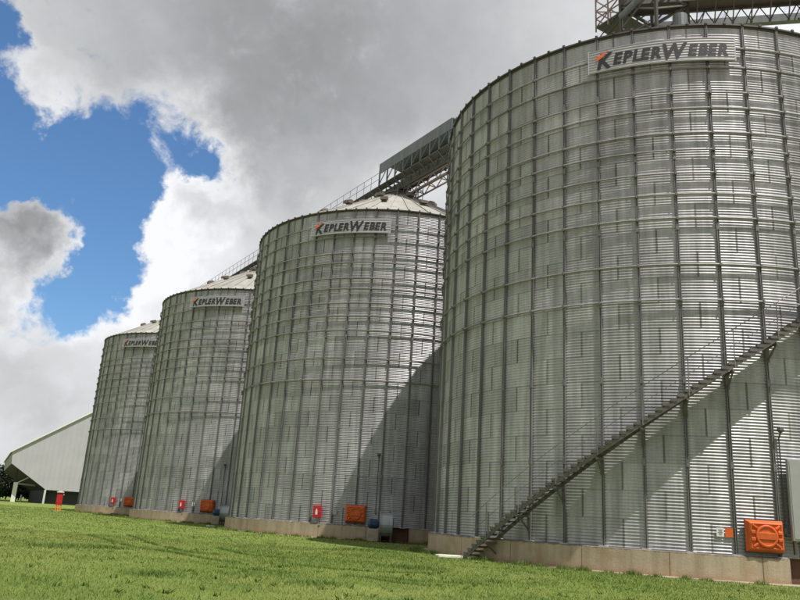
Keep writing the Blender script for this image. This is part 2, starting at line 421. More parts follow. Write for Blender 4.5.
SILO_LABELS = ['nearest and largest corrugated steel grain silo, with the outside staircase',
               'second nearest corrugated steel grain silo, lower right side in the shadow of its neighbour',
               'third corrugated steel grain silo from the right, between two others',
               'farthest and smallest corrugated steel grain silo, next to the white shed']
silos = []
for k in range(4):
    sname = 'grain_silo'
    root = thing(sname, SILO_LABELS[k], 'silo', (CENTERS[k].x, CENTERS[k].y, ZB), 0, 'grain silos standing in a row')
    silos.append(root)
    for c, ring in near_spots: link('wall_sheet', me_sheet, root, (0, 0, ring*RH), rad(c))
    link('far_wall_sheets', me_far, root)['kind'] = 'stuff'
    for q in range(NB): link('column', me_col, root, (0, 0, 0), rad(TH0 + BAY*q))
    for h in HOOPS: link('wind_ring', me_hoop, root, (0, 0, h*RH))
    link('eave_rim', me_rim, root)
    roofo = link('roof', me_collar, root)
    for q in range(NB): link('roof_panel', me_roof, roofo, (0, 0, 0), rad(TH0 + BAY*q))
    for rr, cnt, off in ((R*.60, 14, 4), (R*.28, 8, 17)):
        for q in range(cnt):
            th = off + 360*q/cnt; p_ = pol(th, rr, H + ROOF_RISE*(1-rr/R))
            link('roof_vent', me_vent, roofo, p_, rad(th))
    link('plinth', me_plinth, root)

# apron rings and the red soil under the fans
for k in range(4):
    mb = MB(); n = 120
    for i in range(n+1):
        a = -250 + 250*i/n; wob = .06*math.sin(i*1.7)+.05*math.sin(i*.61)
        mb.v += [(CENTERS[k].x+p_.x, CENTERS[k].y+p_.y, z) for p_, z in ((pol(a, 11.1), .035), (pol(a, 11.66+wob), .035), (pol(a, 11.70+wob), -.05))]
    for i in range(n):
        for q in range(2): mb.f.append((i*3+q, (i+1)*3+q, (i+1)*3+q+1, i*3+q+1)); mb.m.append(0)
    struct(mb.build('concrete_apron', APRON))
    mb = MB(); pts = [pol(-97, 11.0), pol(-97, 11.9), pol(-92, 12.9), pol(-82, 13.2), pol(-70, 13.0), pol(-60, 12.0), pol(-60, 11.0)]
    ring_ = []
    for a in np.linspace(-98, -55, 24):
        wob = .25*math.sin(a*.7)+.2*math.sin(a*.23+k)
        ring_ += [(CENTERS[k].x+p_.x, CENTERS[k].y+p_.y, z) for p_, z in ((pol(a, 10.4), .042), (pol(a, 11.9+wob+1.0*math.sin(PI*(a+98)/43)), .042))]
    if k < 3 and k > 0: struct(mb.add(ring_, [(2*i, 2*i+1, 2*i+3, 2*i+2) for i in range(23)]).build('soil_patch', REDSOIL))

# ------------------------------------------------------------------ name boards
def text_mesh(body, size, shear=.22, bold=.042):
    cu = bpy.data.curves.new('txt', 'FONT'); cu.body = body; cu.size = size; cu.shear = shear; cu.offset = bold; cu.resolution_u = 3
    ob = bpy.data.objects.new('txt', cu); COL.objects.link(ob)
    dg = bpy.context.evaluated_depsgraph_get(); me = bpy.data.meshes.new_from_object(ob.evaluated_get(dg))
    vs = [tuple(v.co) for v in me.vertices]; fs = [tuple(p.vertices) for p in me.polygons]
    bpy.data.objects.remove(ob); bpy.data.curves.remove(cu); bpy.data.meshes.remove(me)
    return vs, fs
RS = R + .27
SIGN_A0, SIGN_A1 = -121.4, -91.6; SIGN_Z0, SIGN_Z1 = 1.752*R, 1.842*R
def sign_meshes():
    arc = rad(SIGN_A1-SIGN_A0)*RS; hgt = SIGN_Z1-SIGN_Z0
    mb = MB(); rows = 8*6; cols = 28
    for j in range(rows+1):
        for i in range(cols+1):
            a = SIGN_A0 + (SIGN_A1-SIGN_A0)*i/cols
            mb.v.append(tuple(pol(a, RS + .013*math.sin(2*PI*8*j/rows), SIGN_Z0 + hgt*j/rows)))
    for j in range(rows):
        for i in range(cols): mb.f.append((j*(cols+1)+i, j*(cols+1)+i+1, (j+1)*(cols+1)+i+1, (j+1)*(cols+1)+i)); mb.m.append(0)
    board = mb.mesh('board', SIGNB, True)
    fr = MB()
    for z, hh in ((SIGN_Z0-.03, .06), (SIGN_Z1+.03, .06)):
        for i in range(cols):
            a0 = SIGN_A0 + (SIGN_A1-SIGN_A0)*i/cols; a1 = SIGN_A0 + (SIGN_A1-SIGN_A0)*(i+1)/cols
            fr.bar(pol(a0, RS-.03, z+.012*(1 if z < 19.8 else -1)), pol(a1, RS-.03, z+.012*(1 if z < 19.8 else -1)), .08, hh*.5)
    for a in (SIGN_A0, SIGN_A1): fr.bar(pol(a, RS-.02, SIGN_Z0-.06), pol(a, RS-.02, SIGN_Z1+.06), .04, .08)
    frame = fr.mesh('frame', SIGNB)
    brk = MB().bar((R+.05, 0, 0), (RS-.03, 0, 0), .06, .06).mesh('bracket', DARKST)
    # lettering laid out flat, then wrapped round the drum
    big, small = 1.16, .86
    items = []; x = 0.
    for ch, size, gap in [('K', big, .02), ('E', small, 0), ('P', small, 0), ('L', small, 0), ('E', small, 0), ('R', small, 0),
                          (' ', small, 0), ('W', big, .02), ('E', small, 0), ('B', small, 0), ('E', small, 0), ('R', small, 0)]:
        if ch == ' ': x += .12; continue
        vs_, fs_ = text_mesh(ch, size); xs_ = [v[0] for v in vs_]; x0, x1 = min(xs_), max(xs_)
        dy = -.10 if ch in 'KW' else 0.
        items.append(([(v[0]-x0+x, v[1]+dy) for v in vs_], fs_)); x += (x1-x0) - .03 + gap
    total = x; left = .35; width = arc-.65; sxs = width/total; hs = 1.0
    lm = MB()
    for vs_, fs_ in items:
        out_ = []
        for px, py in vs_:
            a = SIGN_A0 + math.degrees((left+px*sxs)/RS); out_.append(pol(a, RS+.022, SIGN_Z0 + .19 + py*hs*.86))
        lm.add(out_, fs_)
    lett = lm.mesh('lettering', SIGNT)
    om = MB(); tri = []
    for px, py in ((.02, .36), (.02, .62), (.55, .92), (.34, .58), (.20, .46)):
        a = SIGN_A0 + math.degrees((left-.05+px)/RS); tri.append(pol(a, RS+.030, SIGN_Z0+.2+py*.80))
    om.add(tri, [(0, 1, 2, 3, 4)])
    mark = om.mesh('orange_mark', SIGNO)
    return board, frame, brk, lett, mark
sm = sign_meshes()
for k, lab in enumerate(['grey name board KEPLER WEBER on the nearest silo, largest of the four boards',
                         'grey name board KEPLER WEBER below the rim of the second nearest silo',
                         'small grey name board KEPLER WEBER on the third silo from the right',
                         'smallest grey name board KEPLER WEBER, on the farthest silo']):
    rt = thing('name_board', lab, 'sign', (CENTERS[k].x, CENTERS[k].y, ZB), 0, 'name boards on the silos')
    for nm, me in zip(('board', 'frame', 'bracket', 'lettering', 'orange_mark'), sm):
        if nm != 'bracket': link(nm, me, rt); continue
        for i in range(1, 5):
            for z in (SIGN_Z0+.12, SIGN_Z1-.12): link(nm, me, rt, (0, 0, z), rad(TH0-BAY*i))

# ------------------------------------------------------------------ fittings on the silo walls
def place(th, r, k, z=0.):
    p_ = pol(th, r); return (CENTERS[k].x+p_.x, CENTERS[k].y+p_.y, z), rad(th+90)     # local +x tangent, local -y outward
def cover_thing():
    rt = thing('hatch_cover', '', 'cover'); w, h, d = 1.27, 1.04, .34
    mb = MB(); sec = [(0, 1.0, 1.0), (-.07, 1.0, 1.0), (-.09, .96, .95), (-.22, .90, .86), (-.27, .80, .76), (-.23, .74, .68), (-.23, .0, .0)]
    for y, a, b2 in sec[:-1]: mb.v += [(i*a*w/2, y, j*b2*h/2) for i, j in ((-1, -1), (1, -1), (1, 1), (-1, 1))]
    for i in range(len(sec)-2):
        for q in range(4): mb.f.append((i*4+q, i*4+(q+1) % 4, (i+1)*4+(q+1) % 4, (i+1)*4+q)); mb.m.append(0)
    L = (len(sec)-2)*4; mb.f.append((L, L+1, L+2, L+3)); mb.m.append(0); mb.f.append((3, 2, 1, 0)); mb.m.append(0)
    bevel(mb.build('cover_body', ORANGE, rt), .025, 3)
    mb = MB(); n = 32; rr = [(.40, -.20), (.40, -.29), (.37, -.31), (.33, -.31), (.31, -.29), (.31, -.27)]
    for q in range(n):
        a = 2*PI*q/n; mb.v += [(r_*math.cos(a)*.93, y, r_*math.sin(a)*.93) for r_, y in rr]
    m = len(rr)
    for q in range(n):
        for e in range(m-1): mb.f.append((q*m+e, ((q+1) % n)*m+e, ((q+1) % n)*m+e+1, q*m+e+1)); mb.m.append(0)
    mb.f.append(tuple(q*m+m-1 for q in range(n))); mb.m.append(0)
    mb.build('round_boss', ORANGE, rt)
    bevel(MB().box((0, -.275, .0), (.60, .07, .24)).build('boss_band', ORANGE, rt), .02, 2)
    for sx_ in (-1, 1):
        for z in (.115, -.115): bevel(MB().box((sx_*.45, -.25, z), (.16, .10, .13)).build('side_rib', ORANGE, rt), .03, 2)
        for z in (-.36, .36):
            mb = MB(); mb.bar((sx_*.46, -.235, z), (sx_*.30, -.25, z*.66), .09, .08); bevel(mb.build('corner_rib', ORANGE, rt), .025, 2)
    MB().box((0, .03, -.02), (w*.96, .10, h*1.04)).build('back_frame', DARKST, rt)
    return rt
cov = cover_thing()
COVER_LABELS = ['bright orange moulded hatch cover in sunlight on the nearest silo', 'dull orange moulded hatch cover in shade on the second nearest silo, beside a fan',
                'dark red-orange hatch cover in shade behind the fan of the third silo from the right', 'small orange hatch cover at the foot of the farthest silo']
for k in range(4):
    o = cov if k == 0 else copy_tree(cov)
    th = -92.35 if k == 0 else (-96.6 if k == 1 else -97.5 if k == 2 else -98.2)
    o.location, o.rotation_euler[2] = place(th, R+.16, k, ZB+.68); tag(o, COVER_LABELS[k], 'cover', 'orange hatch covers on the silos')

def hose_thing():
    rt = thing('hose_cabinet', '', 'cabinet'); w, h = .50, .74
    bevel(MB().box((0, -.12, 0), (w, .24, h)).build('cabinet_body', RED, rt), .012)
    bevel(MB().box((0, -.25, 0), (w-.04, .02, h-.04)).build('door', RED, rt), .006)
    mb = MB(); pts = [(-.07, -.18), (.07, -.18), (.08, -.06), (.05, .10), (.02, .18), (-.02, .18), (-.06, .08), (-.08, -.06)]
    mb.prism([(x, -.262, z) for x, z in pts], None, (0, -.006, 0)); mb.build('white_emblem', WHITE, rt)
    mb = MB(); mb.tube([(.20, -.10, -.37), (.20, -.10, -.82)], .035); mb.box((.20, -.1, -.82), (.16, .16, .02)); mb.build('support_post', DARKST, rt)
    return rt
hc = hose_thing()
for k, (th, lab) in enumerate([(-109.2, 'red fire hose cabinet on the second nearest silo, left of its orange cover'), (-110.2, 'red fire hose cabinet on the third silo from the right'),
                               (-108.8, 'small red fire hose cabinet on the farthest silo')]):
    o = hc if k == 0 else copy_tree(hc)
    o.location, o.rotation_euler[2] = place(th, R+.13, k+1, ZB+.68); tag(o, lab, 'cabinet', 'red fire hose cabinets on the silos')

def notice(k, th, z, parts, lab):
    rt = thing('notice_plate', lab, 'sign', group='small notices on the silo walls'); rt.location, rt.rotation_euler[2] = place(th, R+.05, k, ZB+z)
    for nm, x, w, h, m in parts: MB().box((x, -.012, 0), (w, .014, h)).build(nm, m, rt)
    return rt
n4 = notice(0, -98.95, .73, [('white_plate', -.12, .25, .29, WHITE), ('orange_plate', .17, .26, .30, ORANGE)], 'white and orange notice pair left of the bright orange cover')
mbq = MB()
for z, w in ((.07, .14), (.03, .1), (-.01, .15), (-.05, .12), (-.09, .08)): mbq.box((-.12, -.021, z), (w, .003, .016))
mbq.build('printed_lines', SIGNT, n4)
notice(1, -103.6, .72, [('white_plate', 0, .26, .30, SIGNB)], 'pale notice plate between hose cabinet and cover on the second nearest silo')
notice(2, -104.6, .74, [('white_plate', 0, .28, .34, WHITE)], 'white notice plate beside the hose cabinet on the third silo')
notice(3, -104.0, .8, [('white_plate', 0, .28, .32, WHITE)], 'small white notice plate on the farthest silo')

def lamp_thing():
    rt = thing('wall_lamp', '', 'lamp')
    mb = MB(); mb.tube([(0, -.05, -3.5), (0, -.05, -.12)], .022, 6); mb.build('conduit', DARKST, rt)
    mb = MB(); mb.tube([(0, -.05, -.14), (0, -.16, -.02), (0, -.20, .05)], .03, 6); mb.build('arm', DARKST, rt)
    mb = MB(); mb.tube([(0, -.20, .04), (0, -.20, .10), (0, -.20, .22)], [.06, .13, .09], 10); mb.build('lamp_head', DARKST, rt)
    MB().box((0, -.04, -3.3), (.12, .08, .2)).build('junction_box', GALLP, rt)
    return rt
lp = lamp_thing()
for k, (th, lab) in enumerate([(-88.15, 'wall lamp on a thin conduit at right edge of nearest silo'), (-90.4, 'wall lamp on a conduit above the fan of the second nearest silo'),
                               (-91.4, 'wall lamp on a conduit on the third silo, above its fan')]):
    o = lp if k == 0 else copy_tree(lp)
    o.location, o.rotation_euler[2] = place(th, R+.03, k, ZB+4.2); tag(o, lab, 'lamp', 'lamps on the silo walls')

rt = thing('switch_cabinet', 'tall plain grey steel cabinet at the right edge, beside the wall lamp', 'cabinet')
rt.location, rt.rotation_euler[2] = place(-84.7, R+.35, 0, ZB+.45)
bevel(MB().box((0, .10, 1.5), (1.15, .14, 2.75)).build('cabinet_body', PANELG, rt), .015)
MB().box((0, .022, 1.5), (1.05, .02, 2.6)).build('door', PANELG, rt)
for x in (-.5, .5): MB().box((x, .10, -.09), (.08, .10, .46)).build('leg', DARKST, rt)

# ------------------------------------------------------------------ aeration fans
def fan_thing():
    rt = thing('aeration_fan', '', 'fan'); r0 = .70
    mb = MB(); mb.tube([(-.36, 0, .98), (.34, 0, .98)], r0, 28); mb.build('scroll_housing', FANM, rt, False)
    for x in (-.37, .35):
        mb = MB(); mb.tube([(x, 0, .98), (x+.03, 0, .98)], r0+.09, 28); mb.build('side_plate', FANM, rt)
    mb = MB(); mb.tube([(.38, 0, .98), (.44, 0, .98)], [.40, .44], 20, caps=False); mb.tube([(.385, 0, .98), (.39, 0, .98)], .40, 20); mb.build('inlet_ring', DARKST, rt)
    mb = MB(); mb.prism([(-.36, .1, .30), (-.36, 1.5, .30), (-.36, 1.5, .98), (-.36, .1, .98)], None, (.70, 0, 0)); mb.build('outlet_duct', FANM, rt)
    mo = MB(); mo.tube([(-.40, 0, .98), (-.52, 0, .98), (-.95, 0, .98), (-1.06, 0, .98)], [.16, .27, .27, .18], 18); mot = mo.build('motor', BLUE, rt)
    MB().box((-.72, -.28, 1.02), (.2, .12, .18)).build('terminal_box', BLUE, mot)
    fi = MB()
    for q in range(12):
        a = 2*PI*q/12; fi.box((-.73, .285*math.cos(a), .98+.285*math.sin(a)), (.40, .012, .05), 0, Matrix.Rotation(-a+PI/2, 3, 'X'))
    fi.build('cooling_fins', BLUE, mot)
    bevel(MB().box((-.74, 0, .36), (.62, .62, .72)).build('motor_block', APRON, rt), .02)
    for x in (-.30, .30):
        for y in (-.5, .5): MB().box((x, y, .20), (.07, .07, .42)).build('leg', DARKST, rt)
    MB().box((0, 0, .42), (.74, 1.1, .06)).build('base_frame', DARKST, rt)
    return rt
fn_ = fan_thing()
for k, (th, rr, lab) in enumerate([(-87.2, 12.45, 'grey centrifugal fan with dark blue motor in front of the second nearest silo'),
                                   (-87.6, 12.6, 'small grey centrifugal fan at the foot of the third silo from the right')]):
    o = fn_ if k == 0 else copy_tree(fn_)
    o.location, o.rotation_euler[2] = place(th, rr, k+1, .03); tag(o, lab, 'fan', 'aeration fans')

# ------------------------------------------------------------------ staircase round the nearest silo
st_ = thing('staircase', 'dark steel staircase winding up the outside of the nearest silo', 'staircase', (CENTERS[0].x, CENTERS[0].y, ZB))
RI, RO = R+.24, R*1.08
def zst(th): return .1395*th + 19.943
T0, T1 = -148.9, -46.0
def stringer(rr):
    mb = MB(); n = 84
    for i in range(n+1):
        a = T0 + (T1-T0)*i/n; z = zst(a)
        mb.v += [tuple(pol(a, rr+dr, z+dz)) for dr, dz in ((-.022, -.11), (.022, -.11), (.022, .06), (-.022, .06))]
    for i in range(n):
        for q in range(4): mb.f.append((i*4+q, (i+1)*4+q, (i+1)*4+(q+1) % 4, i*4+(q+1) % 4)); mb.m.append(0)
    mb.f += [(0, 1, 2, 3), (n*4+3, n*4+2, n*4+1, n*4)]; mb.m += [0, 0]
    return mb
for rr in (RI, RO): stringer(rr).build('stringer', STAIRM, st_)
tm = MB(); tm.box(((RI+RO)/2, 0, .0), (RO-RI-.02, .27, .035)); tm.box((RO+.02, 0, .03), (.05, .25, .11)); tm.box(((RI+RO)/2, -.13, -.03), (RO-RI-.02, .012, .06)); me_tread = tm.mesh('tread', STAIRM)
a = T0+.6
while a < T1-.5:
    link('tread', me_tread, st_, (0, 0, zst(a)+.07), rad(a)); a += 1.22
pm = MB(); pm.tube([(RO+.04, 0, -.10), (RO+.04, 0, 1.30)], .021, 6); me_post = pm.mesh('rail_post', RAILM)
posts = [-147.0+7.66*.0] ; a = -143.2
ptl = []
a = -142.6
while a < T1: ptl.append(a); a += BAY
for a in ptl: link('rail_post', me_post, st_, (0, 0, zst(a)), rad(a))
for dz, rr in ((1.28, .014), (.68, .011)):
    mb = MB(); aa = np.linspace(-146.5, T1, 90); mb.tube([pol(q, RO+.04, zst(q)+dz) for q in aa], rr, 5); mb.build('handrail', RAILM, st_)
bm_ = MB(); bm_.bar((R+.08, 0, -.18), (RO+.02, 0, -.18), .08, .08); bm_.bar((R+.11, 0, -.70), (RO-.05, 0, -.20), .05, .05); bm_.box((R+.13, 0, -.40), (.03, .14, .66)); me_brk = bm_.mesh('bracket', STAIRM)
a = TH0 - 7*BAY
while a < T1: link('bracket', me_brk, st_, (0, 0, zst(a)), rad(a)); a += BAY
MB().box((0, 0, 0), (1, 1, .01))
sp0 = pol(-150.6, 12.35)
slab = tag(bevel(MB().box((CENTERS[0].x+sp0.x, CENTERS[0].y+sp0.y, .06), (1.0, .5, .11), 0, Matrix.Rotation(rad(12), 3, 'Z')).build('concrete_step', simple('pale_slab', (.62, .60, .53), .85, 0, .15, 3), None), .02),
           'pale concrete slab lying at the foot of the dark staircase', 'slab')

# ------------------------------------------------------------------ conveyor gallery along the silo tops
gal = thing('conveyor_gallery', 'long conveyor gallery with catwalk and grey side hood running over the silo roofs', 'conveyor', (C4.x, C4.y, ZB-1.0), math.atan2(UROW.y, UROW.x))
X0, X1 = -84.0, 1.0                                        # local x runs along the row, toward the camera
MB().box(((X0+X1)/2, 0, 28.62), (X1-X0, .80, .62)).build('conveyor_trough', GALLM, gal)
for y in (-.62, .62): MB().box(((X0+X1)/2, y, 28.12), (X1-X0, .12, .24)).build('side_beam', DARKST, gal)
MB().box(((X0+X1)/2, -.95, 28.98), (X1-X0, .70, .05)).build('walkway_deck', GALLM, gal)
rib = MB(); rib.box((0, 0, 28.60), (.10, .96, .76)); rib.bar((0, -.5, 28.3), (0, -1.3, 28.95), .07, .07); rib.bar((0, -.45, 28.93), (0, -.45, 29.45), .07, .05); rib.tube([(0, -.4, 29.3), (0, .4, 29.3)], .10, 8)
me_rib = rib.mesh('frame_rib', GALLP)
x = X0+.3
while x < X1: link('frame_rib', me_rib, gal, (x, 0, 0)); x += 1.25
hp = MB().tube([(0, -1.28, 28.98), (0, -1.28, 30.25)], .022, 6).mesh('rail_post', RAILM)
x = X0+.3
while x < -27.5: link('rail_post', hp, gal, (x, 0, 0)); x += 1.25
for z in (30.25, 29.65): MB().tube([(X0, -1.28, z), (-27.4, -1.28, z)], .02, 6).build('handrail', RAILM, gal)
hood = MB(); hood.prism([(-27.4, -1.32, 30.10), (-27.4, -1.32, 31.05), (-27.4, -.2, 31.15), (-27.4, .95, 31.05), (-27.4, .95, 30.10), (-27.4, .88, 30.10), (-27.4, .88, 30.98), (-27.4, -.2, 31.07), (-27.4, -1.25, 30.98), (-27.4, -1.25, 30.10)], None, (10.4, 0, 0))
hood.build('side_hood', GALLP, gal)
hr = MB()
hr.bar((0, -1.30, 28.98), (0, -1.30, 30.12), .10, .10); hr.bar((0, -1.28, 29.15), (.9, -1.28, 30.05), .06, .06); me_hr = hr.mesh('hood_post', GALLP)
x = -27.3
while x < -17.0: link('hood_post', me_hr, gal, (x, 0, 0)); x += 1.25
def truss(x0, x1, zb_, zt, y, nb, mat, w=.10):
    mb = MB()
    for yy in (-y, y):
        mb.bar((x0, yy, zb_), (x1, yy, zb_), w, w); mb.bar((x0, yy, zt), (x1, yy, zt), w, w)
        for i in range(nb):
            a, b2 = x0+(x1-x0)*i/nb, x0+(x1-x0)*(i+1)/nb
            mb.bar((a, yy, zb_), ((a+b2)/2, yy, zt), w*.6, w*.6); mb.bar(((a+b2)/2, yy, zt), (b2, yy, zb_), w*.6, w*.6)
    for i in range(nb+1):
        a = x0+(x1-x0)*i/nb; mb.bar((a, -y, zb_), (a, y, zb_), w*.6, w*.6)
        mb.bar((a, -y-.35, zb_-.30), (a, -y, zb_), w*.7, w*.7)
    return mb
SPN = ROW.length
for k in range(3):
    truss(-SPN*(k+1)+1.5, -SPN*k-1.5, 27.25, 27.95, .5, 14, TRUSSM).build('bridge_truss', TRUSSM, gal)
for k in range(4):                                         # trestle on every roof peak
    mb = MB(); x = -SPN*k
    for dx in (-1.1, 1.1):
        for dy in (-.8, .8): mb.bar((x+dx*1.5, dy*1.6, H+ROOF_RISE*(1-2.1/R)), (x+dx, dy, 28.3), .12, .12)
    for dy in (-.8, .8): mb.bar((x-1.5, dy*1.5, 26.9), (x+1.2, dy, 28.1), .07, .07); mb.bar((x+1.5, dy*1.5, 26.9), (x-1.2, dy, 28.1), .07, .07)
    mb.bar((x-1.6, -1.28, 27.2), (x+1.6, -1.28, 27.2), .1, .1); mb.bar((x-1.6, 1.28, 27.2), (x+1.6, 1.28, 27.2), .1, .1)
    for q in range(6):
        a = rad(60*q); mb.tube([(x+2.2+.8*math.cos(a), .8*math.sin(a), 26.2), (x+2.2+.8*math.cos(a), .8*math.sin(a), 27.9)], .03, 5)
    mb.tube([(x+2.2+.8*math.cos(rad(15*q)), .8*math.sin(rad(15*q)), 27.9) for q in range(25)], .03, 5)
    mb.build('peak_trestle', GALLM, gal)

# head frame over the nearest silo
hf = thing('head_frame', 'braced steel head frame with platform on the peak of the nearest silo', 'frame', (C4.x, C4.y, ZB), math.atan2(UROW.y, UROW.x))
for x in (-.55, 1.9):
    for y in (-1.5, 1.3): MB().bar((x, y, 26.4), (x, y, 35.0), .16, .16).build('post', DARKST, hf)
for z in (29.9, 31.4, 33.2):
    mb = MB()
    for y in (-1.5, 1.3): mb.bar((-.55, y, z), (1.9, y, z), .12, .16)
    for x in (-.55, 1.9): mb.bar((x, -1.5, z), (x, 1.3, z), .12, .16)
    mb.build('tie_beam', GALLM, hf)
mb = MB()
for z0, z1 in ((28.4, 29.9), (29.9, 31.4), (31.4, 33.2)):
    for y in (-1.5, 1.3): mb.bar((-.55, y, z0), (1.9, y, z1), .08, .08); mb.bar((1.9, y, z0), (-.55, y, z1), .08, .08)
    mb.bar((-.55, -1.5, z0), (-.55, 1.3, z1), .08, .08); mb.bar((1.9, -1.5, z0), (1.9, 1.3, z1), .08, .08)
mb.build('cross_brace', GALLM, hf)
mb = MB(); mb.box((-1.5, -.2, 29.62), (1.9, 2.6, .08)); mb.build('platform', GALLM, hf)
mb = MB()
for y in (-1.5, -.2, 1.1):
    for x in (-2.44, -1.5): mb.bar((x, y, 29.3), (x, y, 31.6), .07, .07)
for z in (30.2, 30.75, 31.5): mb.bar((-2.44, -1.5, z), (-2.44, 1.1, z), .06, .06); mb.bar((-2.44, -1.5, z), (-.55, -1.5, z), .06, .06); mb.bar((-2.44, 1.1, z), (-.55, 1.1, z), .06, .06)
mb.bar((-2.44, -1.5, 29.6), (-.6, -1.5, 30.7), .06, .06); mb.bar((-.6, -1.5, 29.6), (-2.4, -1.5, 30.7), .06, .06)
mb.build('guard_rail', TRUSSM, hf)
mb = MB(); mb.bar((-2.9, -1.6, 28.2), (-.6, -1.5, 29.7), .05, .05); mb.bar((-2.2, -1.6, 28.2), (-.4, -1.5, 29.2), .05, .05); mb.build('stay_rod', DARKST, hf)
mb = MB(); mb.tube([(-.35, -1.75, 29.0), (2.9, -1.9, 29.9)], .19, 12); mb.build('spout', GALLP, hf)
mb = MB(); mb.tube([(2.6, -.4, 26.6), (2.6, -.4, 27.95)], .40, 16); mb.build('discharge_drum', GALLP, hf)

# feed gallery arriving from the right
WD = Vector((.978, -.207, 0)).normalized()
fg = thing('feed_gallery', 'dark feed conveyor on a hanging truss above the nearest silo, leaving the frame at right', 'conveyor', (C4.x-.2, C4.y+.25, ZB), math.atan2(WD.y, WD.x))
L1 = 27.0
MB().box((L1/2-1.2, -.55, 30.9), (L1, 1.1, 1.7)).build('conveyor_box', simple('gallery_brown', (.095, .075, .06), .7, .1), fg)
for y in (-1.05, -.03): MB().box((L1/2-1.2, y, 29.98), (L1, .14, .24)).build('side_beam', DARKST, fg)
mb = MB(); pitch = .98; n = int((L1-2)/pitch)
for i in range(n):
    x0 = 2.6 + i*pitch
    if x0+pitch > L1-1: break
    for y in (-.03,): mb.bar((x0, y, 29.9), (x0+pitch*.42, -.35, 28.78), .055, .055); mb.bar((x0+pitch*.42, -.35, 28.78), (x0+pitch, y, 29.9), .055, .055); mb.bar((x0+pitch*.42, -1.05, 29.9), (x0+pitch*.42, -.35, 28.78), .06, .06)
    mb.box((x0+pitch*.42, -.35, 28.75), (.12, .12, .12))
mb.build('hanging_truss', DARKST, fg)
ck = MB(); ck.box((L1/2, 1.1, 29.9), (L1-2, .06, .48)); ck.box((L1/2, 1.25, 29.68), (L1-2, .34, .05)); ck.build('walkway', GALLP, fg)
mb = MB()
for i in range(20): mb.bar((1+i*1.3, -.03, 30.0), (1+i*1.3, 1.3, 30.05), .05, .05)
mb.build('walkway_bracket', DARKST, fg)
mb = MB(); mb.bar((8.4, -.3, 28.8), (10.4, -.3, 27.4), .08, .08); mb.build('stay', DARKST, fg)
mb = MB()
for x in (L1-3.4, L1-1.2):
    for y in (-.8, 1.5): mb.bar((x, y, -ZB), (x, y, 36), .2, .2)
for i in range(12):
    z0 = i*3.; mb.bar((L1-3.4, -.8, z0), (L1-1.2, -.8, z0+3), .1, .1); mb.bar((L1-3.4, 1.5, z0), (L1-1.2, 1.5, z0+3), .1, .1); mb.bar((L1-3.4, -.8, z0+3), (L1-3.4, 1.5, z0), .1, .1)
mb.build('elevator_tower', GALLM, fg)

# slim cross conveyor high above the lawn to the right: its shadow is the slanting band on the nearest silo
xc = thing('cross_conveyor', 'slim overhead cross conveyor that throws the slanting shadow band on the nearest silo', 'conveyor', (0, 0, ZB))
MB().bar((14.2, 19.40, 26.4), (46, 21.6, 26.4), .20, .26).build('conveyor_box', GALLM, xc)
for x in (31., 44.):
    yc = 19.40+(x-14.2)*.0692
    for dx in (-.8, .8):
        for dy in (-1.6, 1.6): MB().bar((x+dx*2, yc+dy*1.6, -ZB), (x+dx*.3, yc+dy*.15, 26.25), .22, .22).build('leg', GALLM, xc)

# ------------------------------------------------------------------ grain shed beyond the last silo
SH = thing('grain_shed', 'big pale grey gabled grain shed with cut-away lower wall behind the farthest silo', 'shed', (-87.17, 200.0, 0), math.atan2(.455, .890))
# local x runs along the gable (to the right), local y away from the camera
SHW = simple('shed_cladding', (.43, .42, .445), .55, .1, .07, .25); SHD = simple('shed_shade', (.03, .03, .032), .8); SHR = simple('shed_roof', (.62, .62, .60), .45, .3, .06, .2)  # SHD: near-black colour stands in for the shade inside and under the shed
AP = 17.0; ZA = 12.05+.686*(AP+8.3); LEN = 75.
half = [(-8.3, 12.05), (-7.9, 9.15), (.9, 3.40)]
poly = [(-8.3, 12.05), (-8.0, 9.2), (.9, 3.40), (2*AP-.9, 3.40), (2*AP+8.0, 9.2), (2*AP+8.3, 12.05), (AP, ZA)]
mb = MB(); mb.prism([(x, 0, z) for x, z in poly], None, (0, .12, 0)); ga = mb.build('gable_wall', SHW, SH)
for i in range(40):
    x = -7.3+1.2*i
    z1 = 12.05+.686*(x+8.3) if x < AP else 12.05+.686*(2*AP+8.3-x)
    z0 = 3.4 if .9 < x < 2*AP-.9 else (9.2-(x+8.0)*.652 if x < .9 else 9.2-(2*AP+8.0-x)*.652)
    if x > 22: break
    if i % 1 == 0: MB().box((x, -.02, (z0+z1)/2), (.06, .035, z1-z0-.1)).build('cladding_seam', SHW, ga)
for sgn in (0, 1):
    f_ = (lambda x: x) if not sgn else (lambda x: 2*AP-x)
    mb = MB(); mb.prism([(f_(-8.7), -.4, 11.85), (f_(AP), -.4, ZA+.08), (f_(AP), -.4, ZA+.22), (f_(-8.7), -.4, 12.0)], None, (0, LEN, 0)); mb.build('roof_slope', SHR, SH)
    mb = MB(); mb.prism([(f_(-8.3), .12, 12.0), (f_(-8.0), .12, 9.2), (f_(-7.9), .12, 9.2), (f_(-8.2), .12, 12.0)], None, (0, LEN-.6, 0)); mb.build('eave_wall', simple('eave_shade_grey', (.27, .28, .28), .6), SH)  # side face in shadow: its shade is put into a darker grey
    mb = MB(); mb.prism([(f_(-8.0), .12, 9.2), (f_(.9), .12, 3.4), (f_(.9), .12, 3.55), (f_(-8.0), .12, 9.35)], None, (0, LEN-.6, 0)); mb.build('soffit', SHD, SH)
    mb = MB(); mb.prism([(f_(.9), .8, 3.5), (f_(.9), .8, 0), (f_(1.2), .8, 0), (f_(1.2), .8, 3.5)], None, (0, LEN-2, 0)); mb.build('side_wall', SHD, SH)
